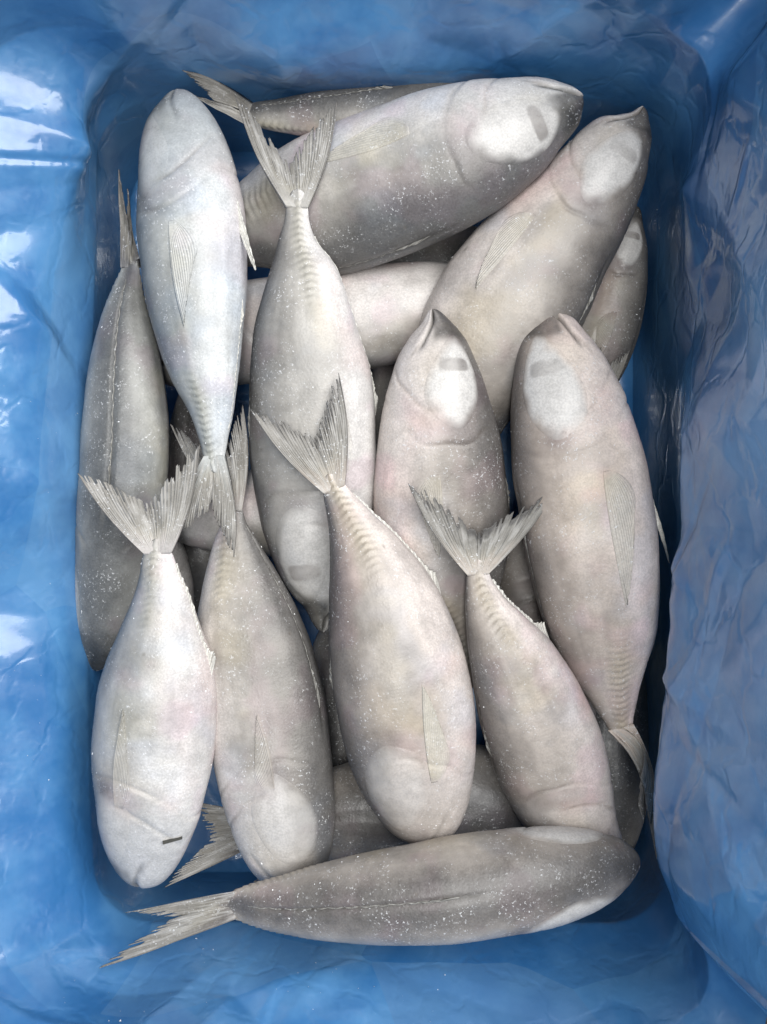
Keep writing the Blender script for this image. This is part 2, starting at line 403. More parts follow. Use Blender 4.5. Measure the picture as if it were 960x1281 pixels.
class Fish:
    def __init__(self, key, tip, pairs, z, dorsal, label, tail=None, thick=0.74, tone=1.0, warm=0.0, dark=1.0,
                 res=(340, 112), group="frozen fish in the box", seed=1, eye=True, both=False, fins=("dorsal", "anal", "pectoral"),
                 pelvic=None, anal=(0.60, 0.93, 0.007), pec=None, frost=220, eyeclear=1.0, eyeph=1.02, pecmix=0.80, eyewhite=1.0, eyeside=None, dorsal_h=0.003, scutes=1.0, mouth=1.0):
        self.tone = tone; self.pecmix = pecmix; self.rng = np.random.default_rng(seed); self.seed = seed; self.td = math.radians(dorsal)
        # stations
        cx = [tip[0]]; cy = [tip[1]]
        for a in pairs: cx.append((a[0] + a[2]) / 2); cy.append((a[1] + a[3]) / 2)
        cx = np.array(cx, float); cy = np.array(cy, float)
        S = np.concatenate([[0], np.cumsum(np.hypot(np.diff(cx), np.diff(cy)))]); self.Lpx = S[-1]; S /= S[-1]
        tx = np.gradient(cx, S); ty = np.gradient(cy, S); tl = np.hypot(tx, ty); tx /= tl; ty /= tl
        hw = [0.0]
        for i, a in enumerate(pairs):
            hx, hy = (a[2] - a[0]) / 2, (a[3] - a[1]) / 2
            hw.append(abs(-ty[i+1] * hx + tx[i+1] * hy))
        a = pairs[min(4, len(pairs)-1)]; i = min(5, len(pairs))
        sgn = 1.0 if (-ty[i] * (a[2]-a[0]) + tx[i] * (a[3]-a[1])) > 0 else -1.0
        ns, nt = res
        s = np.linspace(0, 1, ns) ** 1.25; s[0] = 0.0002
        th = np.linspace(0, 2*math.pi, nt, endpoint=False)
        px = catmull(S, cx, s); py = catmull(S, cy, s)
        w = np.sqrt(np.maximum(pchip(S, np.array(hw)**2, s), 0.05))
        zc = np.interp(s, np.linspace(0, 1, len(z)), z) if len(z) < 3 else pchip(np.linspace(0, 1, len(z)), z, s)
        zc = zc / 1000.0
        C = np.stack([at(x, y, q) for x, y, q in zip(px, py, zc)])
        k = PX * (H - zc) / H
        T = np.gradient(C, axis=0); T /= np.linalg.norm(T, axis=1)[:, None]
        Bv = np.stack([T[:, 1], -T[:, 0], 0*T[:, 0]], -1)            # sideways, level
        # photo y runs down, so the sign flips with it
        Bv *= sgn / np.linalg.norm(Bv, axis=1)[:, None]
        Up = np.cross(T, Bv); Up *= np.sign(Up[:, 2])[:, None]
        W = (w * k) * np.sqrt(np.clip(1 - (np.clip(s - 0.925, 0, 1)/0.0752)**2, 0.004, 1))
        tk = thick * lerp(1.0, 0.80, sstep(0.72, 1.0, s)) if thick < 1 else thick * lerp(1.0, 0.8, sstep(0.8, 1, s))
        tk = tk * lerp(1.0, 0.16, sstep(0.90, 0.99, s))
        e = 2 / 2.12
        ct = np.sign(np.cos(th)) * np.abs(np.cos(th))**e; sn = np.sign(np.sin(th)) * np.abs(np.sin(th))**e
        G = C[:, None] + Bv[:, None] * (W[:, None] * ct[None])[..., None] + Up[:, None] * (W * tk)[:, None, None] * sn[None, :, None]
        self.s, self.th, self.ns, self.nt = s, th, ns, nt
        Sg, Tg = np.meshgrid(s, th, indexing='ij')
        ph = np.abs((Tg - self.td + math.pi) % (2*math.pi) - math.pi)   # 0 back, pi belly
        phs = (Tg - self.td + math.pi) % (2*math.pi) - math.pi
        self.Lw = self.Lpx * PX
        # ---- relief
        nrm = self.normals(G)
        q = G * 45 + seed * 3.7
        d = 0.0008 * fbm(G * 24 + seed * 3.7, 2, seed) * sstep(0.0, 0.12, Sg)
        d += 0.00008 * fbm(G * 330 + seed, 2, seed + 5)
        gill = 0.335 - 0.10 * sstep(1.3, 2.9, ph) - 0.03 * sstep(1.0, 0.3, ph) + 0.006 * vnoise(np.stack([ph*3, ph*0 + seed, ph*0], -1), seed)
        gd = Sg - gill
        gband = sstep(0.35, 0.7, ph)
        gvar = np.clip(0.55 + 0.7*vnoise(np.stack([ph*2.2, ph*0 + seed*1.7, ph*0], -1), seed + 4), .12, 1)
        d -= 0.0007 * np.exp(-(gd/0.006)**2) * gband * gvar
        d += 0.0007 * gvar * sstep(-0.09, -0.006, gd) * sstep(0.004, -0.004, gd) * gband
        pre = gill - 0.075
        d -= 0.0008 * np.exp(-((Sg - pre)/0.006)**2) * sstep(1.1, 1.5, ph) * sstep(2.9, 2.4, ph)
        mth = 1.55 + 0.35 * sstep(0.0, 0.13, Sg)
        mdist = (ph - mth)
        mband = sstep(0.13, 0.09, Sg) * mouth
        d -= lerp(0.0042, 0.0014, sstep(0.01, 0.06, Sg)) * np.exp(-(mdist/lerp(0.16, 0.08, sstep(0.0, 0.06, Sg)))**2) * mband * sstep(0.0, 0.006, Sg)
        d += 0.0006 * np.exp(-((mdist - 0.22)/0.15)**2) * mband
        lat = 1.50 + 0.10*np.sin(3*Sg)
        sc = sstep(0.70, 0.80, Sg) * sstep(0.995, 0.96, Sg) * scutes
        wv = lerp(0.26, 0.62, sstep(0.75, 1.0, Sg))
        ldist = (ph - lat) / wv
        chev = Sg * self.Lpx / 8.6 + 0.45 * np.abs(ldist)
        saw = (chev % 1.0)
        d += sc * np.exp(-ldist**2 * 1.6) * (0.00065 * (saw**1.5) - 0.0001)
        d += 0.0004 * np.exp(-(ldist*2.2)**2) * sstep(0.4, 0.5, Sg)
        # small scutes of the forward lateral line
        d += 0.00025 * np.exp(-((ph - lat + 0.25*sstep(.65, .4, Sg))/0.05)**2) * sstep(.36, .42, Sg) * sstep(.75, .68, Sg) * (0.5 + 0.5*np.sin(Sg*self.Lpx/4.2*6.283))
        # groove along the back, keel of the belly
        d -= 0.0010 * np.exp(-(ph/0.055)**2) * sstep(0.33, 0.4, Sg) * sstep(0.95, 0.85, Sg)
        G = G + nrm * d[..., None]
        self.G = G; self.Nm = self.normals(G)
        # ---- skin colours
        rg = self.rng
        back = RAY([0.150, 0.146, 0.142]) ; flank = RAY([0.415, 0.392, 0.362]); belly = RAY([0.600, 0.572, 0.552])
        mott = fbm(G * 60 + seed*1.3, 4, seed + 31); mott2 = fbm(G * 22 + seed, 3, seed + 77)
        p2 = ph + 0.16 * mott2 + 0.07 * mott
        shift = 0.75 * (dark - 1)
        c = np.zeros(G.shape) + back
        c = mixc(c, flank * 0.66, sstep(0.20 + shift, 0.80 + shift, p2))
        c = mixc(c, flank, sstep(0.55 + shift, 1.25 + shift, p2))
        c = mixc(c, belly, sstep(1.35, 2.2, p2))
        streak = fbm(np.stack([Sg*7 + seed, Tg*9, 0*Sg], -1), 3, seed + 13) * sstep(0.25, 0.45, Sg)
        c *= (1 + 0.13 * mott + 0.07 * streak)[..., None]
        cool = sstep(0.05, 0.75, fbm(G * 32 + 57 + seed, 3, seed + 23))
        c = mixc(c, c * RAY([0.93, 0.98, 1.06]), 0.8 * cool)
        purp = sstep(0.15, 0.8, fbm(G * 40 + 83 + seed, 3, seed + 29))
        c = mixc(c, c * RAY([1.03, 0.93, 0.99]), 0.7 * purp)
        # tints: olive-yellow along the flank, pink on the belly, blue-grey sheen
        yel = sstep(0.25, 0.9, fbm(G * 26 + 9 + seed, 3, seed + 3) + 0.35) * np.exp(-((ph - 1.5)/0.45)**2)
        c = mixc(c, c * RAY([1.05, 1.0, 0.84]), np.clip(0.6 * yel, 0, 1))
        pink = sstep(0.1, 0.8, fbm(G * 20 + 31 + seed, 3, seed + 9)) * sstep(1.5, 2.1, ph)
        c = mixc(c, c * RAY([1.06, 0.96, 0.95]), pink)
        # scute stripes
        st = sc * np.exp(-ldist**2 * 1.3) * sstep(0.30, 0.75, np.abs(saw - 0.5) * 2)
        c = mixc(c, RAY([0.44, 0.41, 0.33]), sc * np.exp(-ldist**2 * 1.5) * 0.45)
        c = c * (1 - 0.17 * st)[..., None]
        # head: grey-white cheek, black snout, gill edge, mouth
        head = sstep(gill + 0.005, gill - 0.03, Sg)
        cheek = head * sstep(0.95, 1.25, p2)
        c = mixc(c, RAY([0.53, 0.515, 0.50]), 0.6 * cheek)
        sn_ = sstep(0.105, 0.06, Sg + 0.02*mott) * sstep(1.62, 1.42, ph + 0.5*(Sg - 0.05)) * mouth
        c = mixc(c, RAY([0.035, 0.035, 0.034]), 0.86 * sn_ * np.clip(0.9 + 0.5*mott, .4, 1))
        c = mixc(c, RAY([0.07, 0.07, 0.065]), 0.85 * np.exp(-(mdist/lerp(0.13, 0.05, sstep(0.0, 0.09, Sg)))**2) * mband)
        gm = np.exp(-(gd/0.007)**2) * gband
        pl = np.exp(-((Sg - pre)/0.0045)**2) * sstep(1.15, 1.5, ph) * sstep(2.9, 2.3, ph)
        c = mixc(c, c * RAY([0.70, 0.66, 0.62]), 0.55 * pl * np.clip(0.6 + 0.8*mott2, 0, 1))
        mx = np.exp(-((ph - 1.95 - 0.5*(Sg - 0.10)/0.1)/0.05)**2) * sstep(0.07, 0.09, Sg) * sstep(0.15, 0.12, Sg) * mouth
        c = mixc(c, c * RAY([0.62, 0.60, 0.58]), 0.7 * mx)
        gz = np.exp(-((Sg - gill + 0.045)/0.04)**2) * sstep(0.9, 1.3, ph) * sstep(2.4, 1.9, ph)
        c = mixc(c, c * RAY([0.93, 0.84, 0.86]), np.clip(0.9 * gz * (0.6 + 0.9*mott), 0, 1))
        c = mixc(c, RAY([0.16, 0.145, 0.13]), 0.6 * gvar * gm * sstep(1.7, 1.1, p2))
        c = mixc(c, RAY([0.40, 0.37, 0.34]), 0.22 * gvar * gm * sstep(1.0, 1.6, ph))
        blot = np.exp(-((Sg - gill + 0.03)/0.035)**2 - ((ph - 1.05)/0.28)**2) * (0.6 + 0.5*mott)
        c = mixc(c, RAY([0.20, 0.18, 0.175]), np.clip(0.95 * blot, 0, 0.85))
        # line of the back
        c = mixc(c, RAY([0.06, 0.058, 0.05]), 0.65 * np.exp(-(ph/0.03)**2) * sstep(.36, .42, Sg) * sstep(.93, .85, Sg))
        # small cuts, flecks
        for _ in range(5):
            a0, b0 = rg.uniform(.4, .85), rg.uniform(0, 2*math.pi); ang = rg.uniform(-.6, .6)
            u_ = (Sg - a0) * self.Lpx; v_ = ((Tg - b0 + math.pi) % (2*math.pi) - math.pi) * 60
            uu = u_*math.cos(ang) + v_*math.sin(ang); vv = -u_*math.sin(ang) + v_*math.cos(ang)
            c = mixc(c, RAY([0.16, 0.14, 0.12]), 0.6 * np.exp(-(uu/rg.uniform(1.5, 6))**2 - (vv/1.0)**2))
        c = c * 0.86 * tone * RAY([1 + 0.065*warm, 1.0 - 0.012*warm, 1 - 0.055*warm])  # own tone and cast, plus cool-left, warm-right light put into the colour
        self.c = c
        # ---- objects
        zmin = G[..., 2].min(); mid = C[ns//2]
        root = bpy.data.objects.new("frozen_fish", None); COL.objects.link(root)
        root.location = (mid[0], mid[1], zmin); self.o = np.array([mid[0], mid[1], zmin]); self.root = root
        tag(root, label, "fish", group)
        V = G.reshape(-1, 3); F = grid_faces(ns, nt, closed=True)
        V = np.concatenate([V, C[:1], C[-1:]]); iT, iE = len(V) - 2, len(V) - 1
        j = np.arange(nt); j2 = (j + 1) % nt
        cap1 = np.stack([j2, j, np.full(nt, iT), np.full(nt, iT)], -1); b0 = (ns - 1) * nt
        # caps as thin quads: split the fan in pairs so all faces stay quads
        cap1 = np.stack([np.full(nt//2, iT), (j[::2] + 2) % nt, j[::2] + 1, j[::2]], -1)
        cap2 = np.stack([np.full(nt//2, iE), b0 + j[::2], b0 + j[::2] + 1, b0 + (j[::2] + 2) % nt], -1)
        Cc = np.concatenate([c.reshape(-1, 3), c[0, :1], c[-1, :1]])
        flip = np.dot(self.Nm[ns//2, nt//4], np.cross(G[ns//2, nt//4+1] - G[ns//2, nt//4], G[ns//2+1, nt//4] - G[ns//2, nt//4])) < 0
        F = np.concatenate([F, cap1, cap2])
        if flip: F = F[:, ::-1]
        mesh_obj("body", V, F, M_SKIN, root, self.o, Cc)
        if eye:
            self.eyeph, self.eyewhite = eyeph, eyewhite
            self.eye(eyeside or (1 if self.side_up() else -1), eyeclear)
            if both:
                self.eyeph = 1.42; self.eye(-(eyeside or (1 if self.side_up() else -1)), eyeclear)
        if "pectoral" in fins: self.pectoral(1 if self.side_up() else -1, pec or (0.37, 1.72, 0.27, 0.10))
        if "dorsal" in fins: self.strip("dorsal_fin", 0.0, 0.42, 0.94, dorsal_h, 0.10, dark=0.55)
        if "anal" in fins: self.strip("anal_fin", math.pi, anal[0], anal[1], anal[2], 0.25, dark=1.25)
        if pelvic: self.strip("pelvic_fin", math.pi - 0.12 * (1 if self.side_up() else -1), pelvic[0], pelvic[1], pelvic[2], 0.9, dark=1.5, lean=1)
        if tail: self.tail(Bv, C, W, tail)
        if frost: self.frost(int(frost * 0.38))

    def normals(self, G):
        du = np.gradient(G, axis=0); dv = np.roll(G, -1, 1) - np.roll(G, 1, 1)
        n = np.cross(du, dv); n /= np.maximum(np.linalg.norm(n, axis=-1), 1e-12)[..., None]
        c = G.mean(1, keepdims=True)
        if np.sum(n * (G - c)) < 0: n = -n
        return n

    def side_up(self):
        # which flank (sign of phi) faces the sky: theta = td + sign*90deg is nearer to 90deg
        return math.sin(self.td + math.pi/2) >= math.sin(self.td - math.pi/2)

    def surf(self, s, th):
        """point and normal on the skin at station s, section angle th"""
        i = np.interp(s, self.s, np.arange(self.ns)); j = (np.asarray(th) / (2*math.pi) * self.nt) % self.nt
        i0 = np.clip(np.floor(i).astype(int), 0, self.ns - 2); fi = (i - i0)[..., None]
        j0 = np.floor(j).astype(int) % self.nt; j1 = (j0 + 1) % self.nt; fj = (j - np.floor(j))[..., None]
        f = lambda A: (A[i0, j0]*(1-fi)*(1-fj) + A[i0+1, j0]*fi*(1-fj) + A[i0, j1]*(1-fi)*fj + A[i0+1, j1]*fi*fj)
        n = f(self.Nm); return f(self.G), n / np.linalg.norm(n, axis=-1)[..., None]

    def skin(self, s, th):
        i = np.clip(np.interp(s, self.s, np.arange(self.ns)).round().astype(int), 0, self.ns - 1)
        j = (np.asarray(th) / (2*math.pi) * self.nt).round().astype(int) % self.nt
        return self.c[i, j]

    def eye(self, sg, clear):
        n = 64; r = np.linspace(0, 1, 26); a = np.linspace(0, 2*math.pi, n, endpoint=False)
        R, A = np.meshgrid(r, a, indexing='ij')
        wob = 1 + 0.035*np.sin(3*A + self.seed) + 0.015*np.sin(5*A + 2*self.seed)
        ex = np.cos(A); ey = np.sin(A)
        ds = 0.118 * R * ex * wob * np.where(ex < 0, 0.92, 1.08); dp = 0.62 * R * ey * wob * (1 - 0.28 * np.clip(ex, 0, 1)**2)
        S = 0.182 + ds + 0.02 * dp; PH = self.eyeph + dp + 0.15 * ds/0.1*0.5
        P, Nv = self.surf(S, self.td + sg * PH)
        hgt = 0.0012 * (1 - R**2)**1.2 + 0.00006 - 0.0003 * sstep(.93, 1, R)
        P = P + Nv * hgt[..., None]
        skin = self.skin(S, self.td + sg * PH)
        c = np.zeros(P.shape) + RAY([0.51, 0.495, 0.475])
        nz = fbm(P * 90, 3, self.seed)
        c *= (1 + 0.05 * nz)[..., None]
        c = mixc(c * lerp(0.86, 1.0, self.tone), skin, np.full(R.shape, 1 - self.eyewhite))
        u = (S - 0.150) / 0.017; v = (PH - self.eyeph) / 0.36
        pup = sstep(1.25, 0.75, np.sqrt(u**4 + v**4)) * (0.75 + 0.25*nz) * clear
        c = mixc(c, RAY([0.27, 0.25, 0.235]), 0.8 * np.clip(pup, 0, 1))
        c = mixc(c, RAY([0.17, 0.155, 0.145]), 0.6 * np.clip(pup, 0, 1) * sstep(0.2, -0.9, v))
        c = mixc(c, skin, sstep(0.66, 1.0, R + 0.12 * nz))
        F = grid_faces(len(r), n, closed=True)
        mesh_obj("eye", P, F, M_EYE, self.root, self.o, c)

    def pectoral(self, sg, p):
        s0, ph0, ln, spread = p; n, m = 60, 72
        t, j = np.meshgrid(np.linspace(0, 1, n), np.linspace(0, 1, m), indexing='ij')
        rays = 13
        jag = 1 - 0.05 * self.rng.uniform(0, 1, m)[None]
        reach = (1 - 0.62 * j**1.2) * jag
        S = s0 + ln * t * reach
        PH = ph0 - 0.10 + (j - 0.15) * (0.10 + spread * 4.2 * np.sin(np.clip(t, 0, 1)**0.8*2.3)) + 0.10 * t**2 * (1 - j)
        P, Nv = self.surf(S, self.td + sg * PH)
        cor = np.sin(j * rays * 2 * math.pi)
        base = 0.0007 * (1 - 0.4*t) * (1 - 0.5*j) + 0.0006 * t * (1 - j)
        edge = sstep(0, 0.05, j) * sstep(1, 0.85, j) * sstep(0, 0.06, t)
        top = P + Nv * ((base + 0.00020 * cor * lerp(0.5, 1, t)) * lerp(0.25, 1, edge))[..., None]
        bot = P - Nv * 0.0003
        c = np.zeros(P.shape) + RAY([0.45, 0.43, 0.375])
        c *= (1 + 0.10 * cor)[..., None]
        c = mixc(c, RAY([0.48, 0.42, 0.29]), 0.4 * sstep(.7, 0, t) * (1 - j))
        c = mixc(c, self.skin(S, self.td + sg * PH), np.clip(self.pecmix + 0.35 * sstep(0.7, 1.0, j) + 0.5 * sstep(.10, 0, t), 0, 1))
        mesh_obj("pectoral_fin", *self.sh(top, bot, c))

    def sh(self, top, bot, c, mat=None):
        V, F, C = shell(top, bot, c); return V, F, mat or M_FIN, self.root, self.o, C

    def strip(self, name, ph, s0, s1, h0, lobe, dark=1.0, lean=0):
        n, m = 130, 9
        t, j = np.meshgrid(np.linspace(0, 1, n), np.linspace(0, 1, m), indexing='ij')
        rag = 0.45 + 0.55 * self.rng.uniform(0, 1, n) ** 0.8
        kern = np.array([.25, .5, .25]); rag = np.convolve(rag, kern, 'same')
        if lobe > 0.5: prof = np.sin(np.clip(t, 0, 1)**2.6 * math.pi * 0.98) ** 1.0
        else: prof = sstep(0, 0.03, t) * sstep(1.0, 0.93, t) * (lerp(1, 0.35, sstep(0.0, 0.25, t)))
        back = 0.03 * (1 + 2.0 * lobe)
        S = s0 + (s1 - s0) * t + back * j * (1 if lobe < .5 else 1.6) * prof
        P, Nv = self.surf(np.clip(S, 0, 0.995), np.full_like(S, self.td + ph))
        hgt = h0 * prof * rag[:, None] * (0.25 + 0.75*j) * j**0.8 if lobe < .5 else h0 * prof * (0.85 + 0.15*rag[:, None]) * j
        c_ = P + Nv * (hgt - 0.0006)[..., None]
        du = np.gradient(c_, axis=0); side = np.cross(du, Nv); side /= np.maximum(np.linalg.norm(side, axis=-1), 1e-9)[..., None]
        wob = 0.0004 * np.sin(t * 90) * j
        th_ = lerp(0.0007, 0.00025, j)
        top = c_ + side * (wob + th_)[..., None]; bot = c_ + side * (wob - th_)[..., None]
        c = np.zeros(P.shape) + RAY([0.42, 0.41, 0.38]) * dark
        c *= (1 + 0.25*np.sin(t * 160))[..., None]
        mesh_obj(name, *self.sh(top, bot, np.clip(c, 0, .75)))

    def tail(self, Bv, C, W, tl):
        """tl: tip on side a, tip on side b, fork, heights (mm), dark tips 0..1, sway"""
        (ta, tb, fk, zt) = tl[:4]; dk = tl[4] if len(tl) > 4 else 0.5; bow = tl[5] if len(tl) > 5 else 0.10
        za, zb, zf = [q / 1000 for q in zt]
        i = int(np.searchsorted(self.s, 0.955)); c0 = C[i]; w0 = W[i] * 0.93; i2 = self.ns - 1; cb = self.c[i - 6:i, self.nt//8:self.nt*3//8].mean((0, 1))
        ends = {-1: at(*ta, za), 1: at(*tb, zb)}; fork = at(*fk, zf)
        Vs, Fs, Cs = [], [], []; off = 0
        parts = []
        for sg in (-1, 1):
            n, m = 46, 90
            t, j = np.meshgrid(np.linspace(0, 1, n), np.linspace(0, 1, m), indexing='ij')
            tip = ends[sg]; corner = c0 + Bv[i] * sg * w0
            start = corner + (c0 - corner) * j[..., None]
            ld = (tip - corner) / np.linalg.norm(tip - corner)
            q = (fork - corner) - ld * np.dot(fork - corner, ld)          # across the lobe, towards the fork
            tip2 = tip + q * 0.32 - ld * 0.10 * np.linalg.norm(tip - corner)
            ja = np.clip(j / 0.30, 0, 1)[..., None]; jb = np.clip((j - 0.30) / 0.70, 0, 1)[..., None]
            e = tip + (tip2 - tip) * ja + (fork - tip2) * jb
            rays = 15
            rid = np.floor(j * rays * 2).astype(int)
            rr = self.rng.uniform(0, 1, rays*2 + 2)
            rag = 1 - (0.02 + 0.17 * rr[rid] ** 2) * sstep(0.0, 0.1, j) * lerp(1.0, 1.4, j)
            tt = t * rag
            P = start + (e - start) * tt[..., None]
            if len(tl) > 6: P = P + np.array([tl[6][0], -tl[6][1], 0]) * PX * (4 * t * (1 - t))[..., None]
            side = corner - c0; side = side / np.linalg.norm(side); span = np.linalg.norm(tip - corner)
            P = P + side * (bow * span * np.sin(tt * math.pi) * (1 - j) * 0.55)[..., None]
            P = P - (tip - corner) / span * 0
            nv = np.cross(tip - c0, fork - c0); nv /= np.linalg.norm(nv)
            if nv[2] < 0: nv = -nv
            cor = np.sin(j * rays * 2 * math.pi + 2.2 * vnoise(np.stack([j*6 + sg, t*1.5, t*0 + self.seed], -1), self.seed + 2)) * (0.55 + 0.45 * vnoise(np.stack([j*8, t*2 + 5, t*0 + self.seed], -1), self.seed + 6))
            wav = 0.0016 * vnoise(np.stack([j*3 + self.seed, t*3, t*0 + sg], -1), self.seed) * t
            lift = wav + 0.00026 * cor * sstep(0.02, 0.2, t) * sstep(1.0, 0.9, j)
            th_ = lerp(0.0021, 0.00035, sstep(0, 0.5, t)) * lerp(1.15, 0.8, j)
            top = P + nv * (lift + th_)[..., None]; bot = P + nv * (lift - th_)[..., None]
            c = np.zeros(P.shape) + RAY([0.235, 0.225, 0.205])
            c = mixc(c, RAY([0.42, 0.385, 0.30]), 0.55 * np.exp(-((t - .25)/.22)**2) * j)
            c *= (1 + 0.09 * cor * (0.4 + 1.2 * rr[rid]))[..., None]
            nz = fbm(np.stack([j*9 + self.seed, t*5, t*0 + sg], -1), 3, self.seed)
            c = mixc(c, cb, sstep(0.48, 0.06, t + 0.1*nz))
            c = mixc(c, RAY([0.44, 0.43, 0.41]), np.clip(0.48 * sstep(-0.1, 0.7, nz), 0, 1))
            c = mixc(c, RAY([0.075, 0.07, 0.065]), np.clip(dk * (sstep(0.80, 1.0, t + 0.12*nz) * 0.9 + 0.5 * sstep(0.92, 1.0, t)), 0, 1))
            c = mixc(c, RAY([0.13, 0.12, 0.11]), 0.7 * sstep(0.07, 0.0, j) * sstep(0.1, 0.3, t) + 0 * t)
            c = mixc(c, RAY([0.12, 0.115, 0.11]), np.clip(dk * 0.7, 0, 1) * sstep(0.84, 0.99, t + 0.06*nz))
            parts.append((top, bot, c))
        fin = mesh_obj("tail_fin", *self.sh(*parts[0]))
        o2 = mesh_obj("tail_fin", *self.sh(*parts[1]))

    def frost(self, n):
        rg = self.rng
        S = rg.uniform(0.03, 0.97, n*6); A = rg.uniform(0, 2*math.pi, n*6)
        P, Nv = self.surf(S, A)
        k = (fbm(P * 48 + self.seed, 3, self.seed + 50) + 0.35*rg.uniform(-1, 1, len(P)) > 0.42) & (Nv[:, 2] > -0.15)
        P, Nv = P[k][:n], Nv[k][:n]; m = len(P)
        if m < 4: return
        r = 0.00012 + 0.00045 * rg.uniform(0, 1, m)**4
        a = rg.normal(size=(m, 3)); a -= (a*Nv).sum(1)[:, None]*Nv; a /= np.linalg.norm(a, axis=1)[:, None]; b = np.cross(Nv, a)
        el = rg.uniform(.6, 2.2, m)[:, None]
        R = r[:, None]
        v0 = P + a*R*el; v1 = P + b*R; v2 = P - a*R*el*rg.uniform(.4, 1, m)[:, None]; v3 = P - b*R; v4 = P + Nv*R*0.8 + a*R*rg.uniform(-.5, .5, m)[:, None]
        V = np.stack([v0, v1, v2, v3, v4], 1).reshape(-1, 3)
        k = np.arange(m)[:, None] * 5
        F = np.concatenate([k + RAY([[0, 1, 4]]), k + RAY([[1, 2, 4]]), k + RAY([[2, 3, 4]]), k + RAY([[3, 0, 4]])])
        o = mesh_obj("frost", V, F, M_FROST, self.root, self.o, smooth=False); o["kind"] = "stuff"

LOW = (150, 64)
MID = (230, 80)

# -- fish in the upper layer
Fish("upper left", (222, 113), [(199,129,250,129),(183,157,271,155),(174,215,294,217),(172,290,308,290),(179,350,310,350),(192,410,307,410),(212,465,301,465),(236,515,293,510),(251,555,284,555),(257,592,281,590)],
     (-6, 2, 4, 8, 12), 196, "pale fish at upper left, blunt head up, small fin sticking out at right",
     ((218,672),(294,697),(264,640),(10,13,10),0.35), tone=0.92, warm=-1, seed=3, eyeclear=0.0, eyewhite=.25, pelvic=(.28,.39,.012), anal=(.55,.9,.003), mouth=0.4)
Fish("centre left", (404, 790), [(388,772,420,776),(374,755,440,757),(345,700,458,705),(325,640,468,645),(312,560,471,560),(312,480,466,480),(317,420,450,420),(333,350,425,350),(347,305,397,305),(356,268,387,268),(355,236,390,236)],
     (-34, -26, -12, 6, 20), 168, "long fish left of centre, tail fanned up at top, head tucked under another fish",
     ((294,118),(422,126),(361,203),(24,22,18),0.35), seed=5, eyewhite=.65, dark=0.85, tone=1.04, warm=-0.2, anal=(.46,.9,.005), pec=(.36,1.9,.2,.06))
Fish("far left", (119, 838), [(107,820,142,822),(101,790,160,795),(98,740,178,745),(97,690,192,695),(99,620,206,625),(104,550,210,550),(109,490,206,490),(117,440,198,440),(128,400,188,398),(140,365,180,368),(151,338,175,342),(157,310,169,312)],
     (-40, -28, -22, -20, -12), 92, "grey fish lying belly down along the left film, ridge down its back",
     ((149,212),(158,236),(162,285),(20,-2,2),0.5,0.0), thick=1.08, seed=7, tone=1.06, warm=-0.8, dark=0.85, eyeside=1, eyeph=1.35, eyeclear=.6, fins=("dorsal",), dorsal_h=0.0035, frost=280)
LOWER_LEFT = Fish("lower left", (180, 1108), [(153,1095,208,1098),(129,1055,236,1048),(118,995,256,990),(116,930,268,935),(121,880,273,880),(133,835,269,828),(150,790,254,790),(168,745,238,745),(177,708,222,708),(178,672,214,675)],
     (-10, 2, 4, 12, 24), 192, "pale fish at lower left, tail fanned on the far left fish, dark chip on it",
     ((97,592),(250,556),(184,627),(34,30,24),0.05), tone=1.0, warm=-0.3, seed=11, eyewhite=.2, eyeclear=0, anal=(.62,.93,.0075), mouth=0.5, frost=420, pec=(.24,1.45,.30,.06))
Fish("lower middle", (366, 1106), [(328,1096,402,1096),(303,1064,417,1054),(283,1015,419,1000),(269,960,414,935),(258,900,406,870),(248,840,393,815),(245,785,375,770),(254,740,350,720),(268,695,323,668),(280,655,306,642),(282,620,303,615)],
     (-18, -16, -18, -16, -8), 22, "frost-speckled fish between lower left and centre fish, white head down, dark right flank",
     ((213,530),(304,506),(276,578),(-10,-8,-8),0.5), seed=13, dark=1.15, tone=1.03, warm=0.15, eyeclear=.1, eyewhite=.4, frost=320, mouth=.4, anal=(.6,.93,.004), pec=(.26,1.25,.2,.05))
Fish("centre", (530, 1054), [(498,1042,563,1047),(470,1005,587,1015),(442,955,597,965),(424,900,597,905),(411,845,592,860),(405,790,573,800),(403,735,546,745),(404,690,510,695),(406,652,470,652),(404,622,438,614),(398,598,424,588)],
     (-14, -2, 2, 10, 20), 172, "centre fish with raised tail pointing up and head down to the bottom fish",
     ((313,512),(424,466),(394,546),(24,24,20),0.55), seed=17, pecmix=0.25, dark=1, tone=0.95, warm=0.75, eyeclear=.0, eyewhite=.35, mouth=.3, frost=240, pec=(.2,1.75,.24,.07))
Fish("lower right", (735, 1092), [(690,1072,780,1085),(662,1032,777,1035),(632,985,770,985),(608,935,757,930),(592,885,735,880),(582,835,705,832),(578,790,665,790),(580,755,633,755),(583,725,614,722),(583,700,612,700)],
     (-24, -18, -6, 8, 18), 170, "fish at lower right with dark forked tail up and head under the bottom fish",
     ((510,604),(694,618),(598,664),(26,26,20),0.9), seed=19, fins=("dorsal", "anal"), dark=1, tone=1.08, warm=0.8, eye=False, anal=(.66,.93,.0075), frost=260, pec=(.30,1.7,.2,.05))
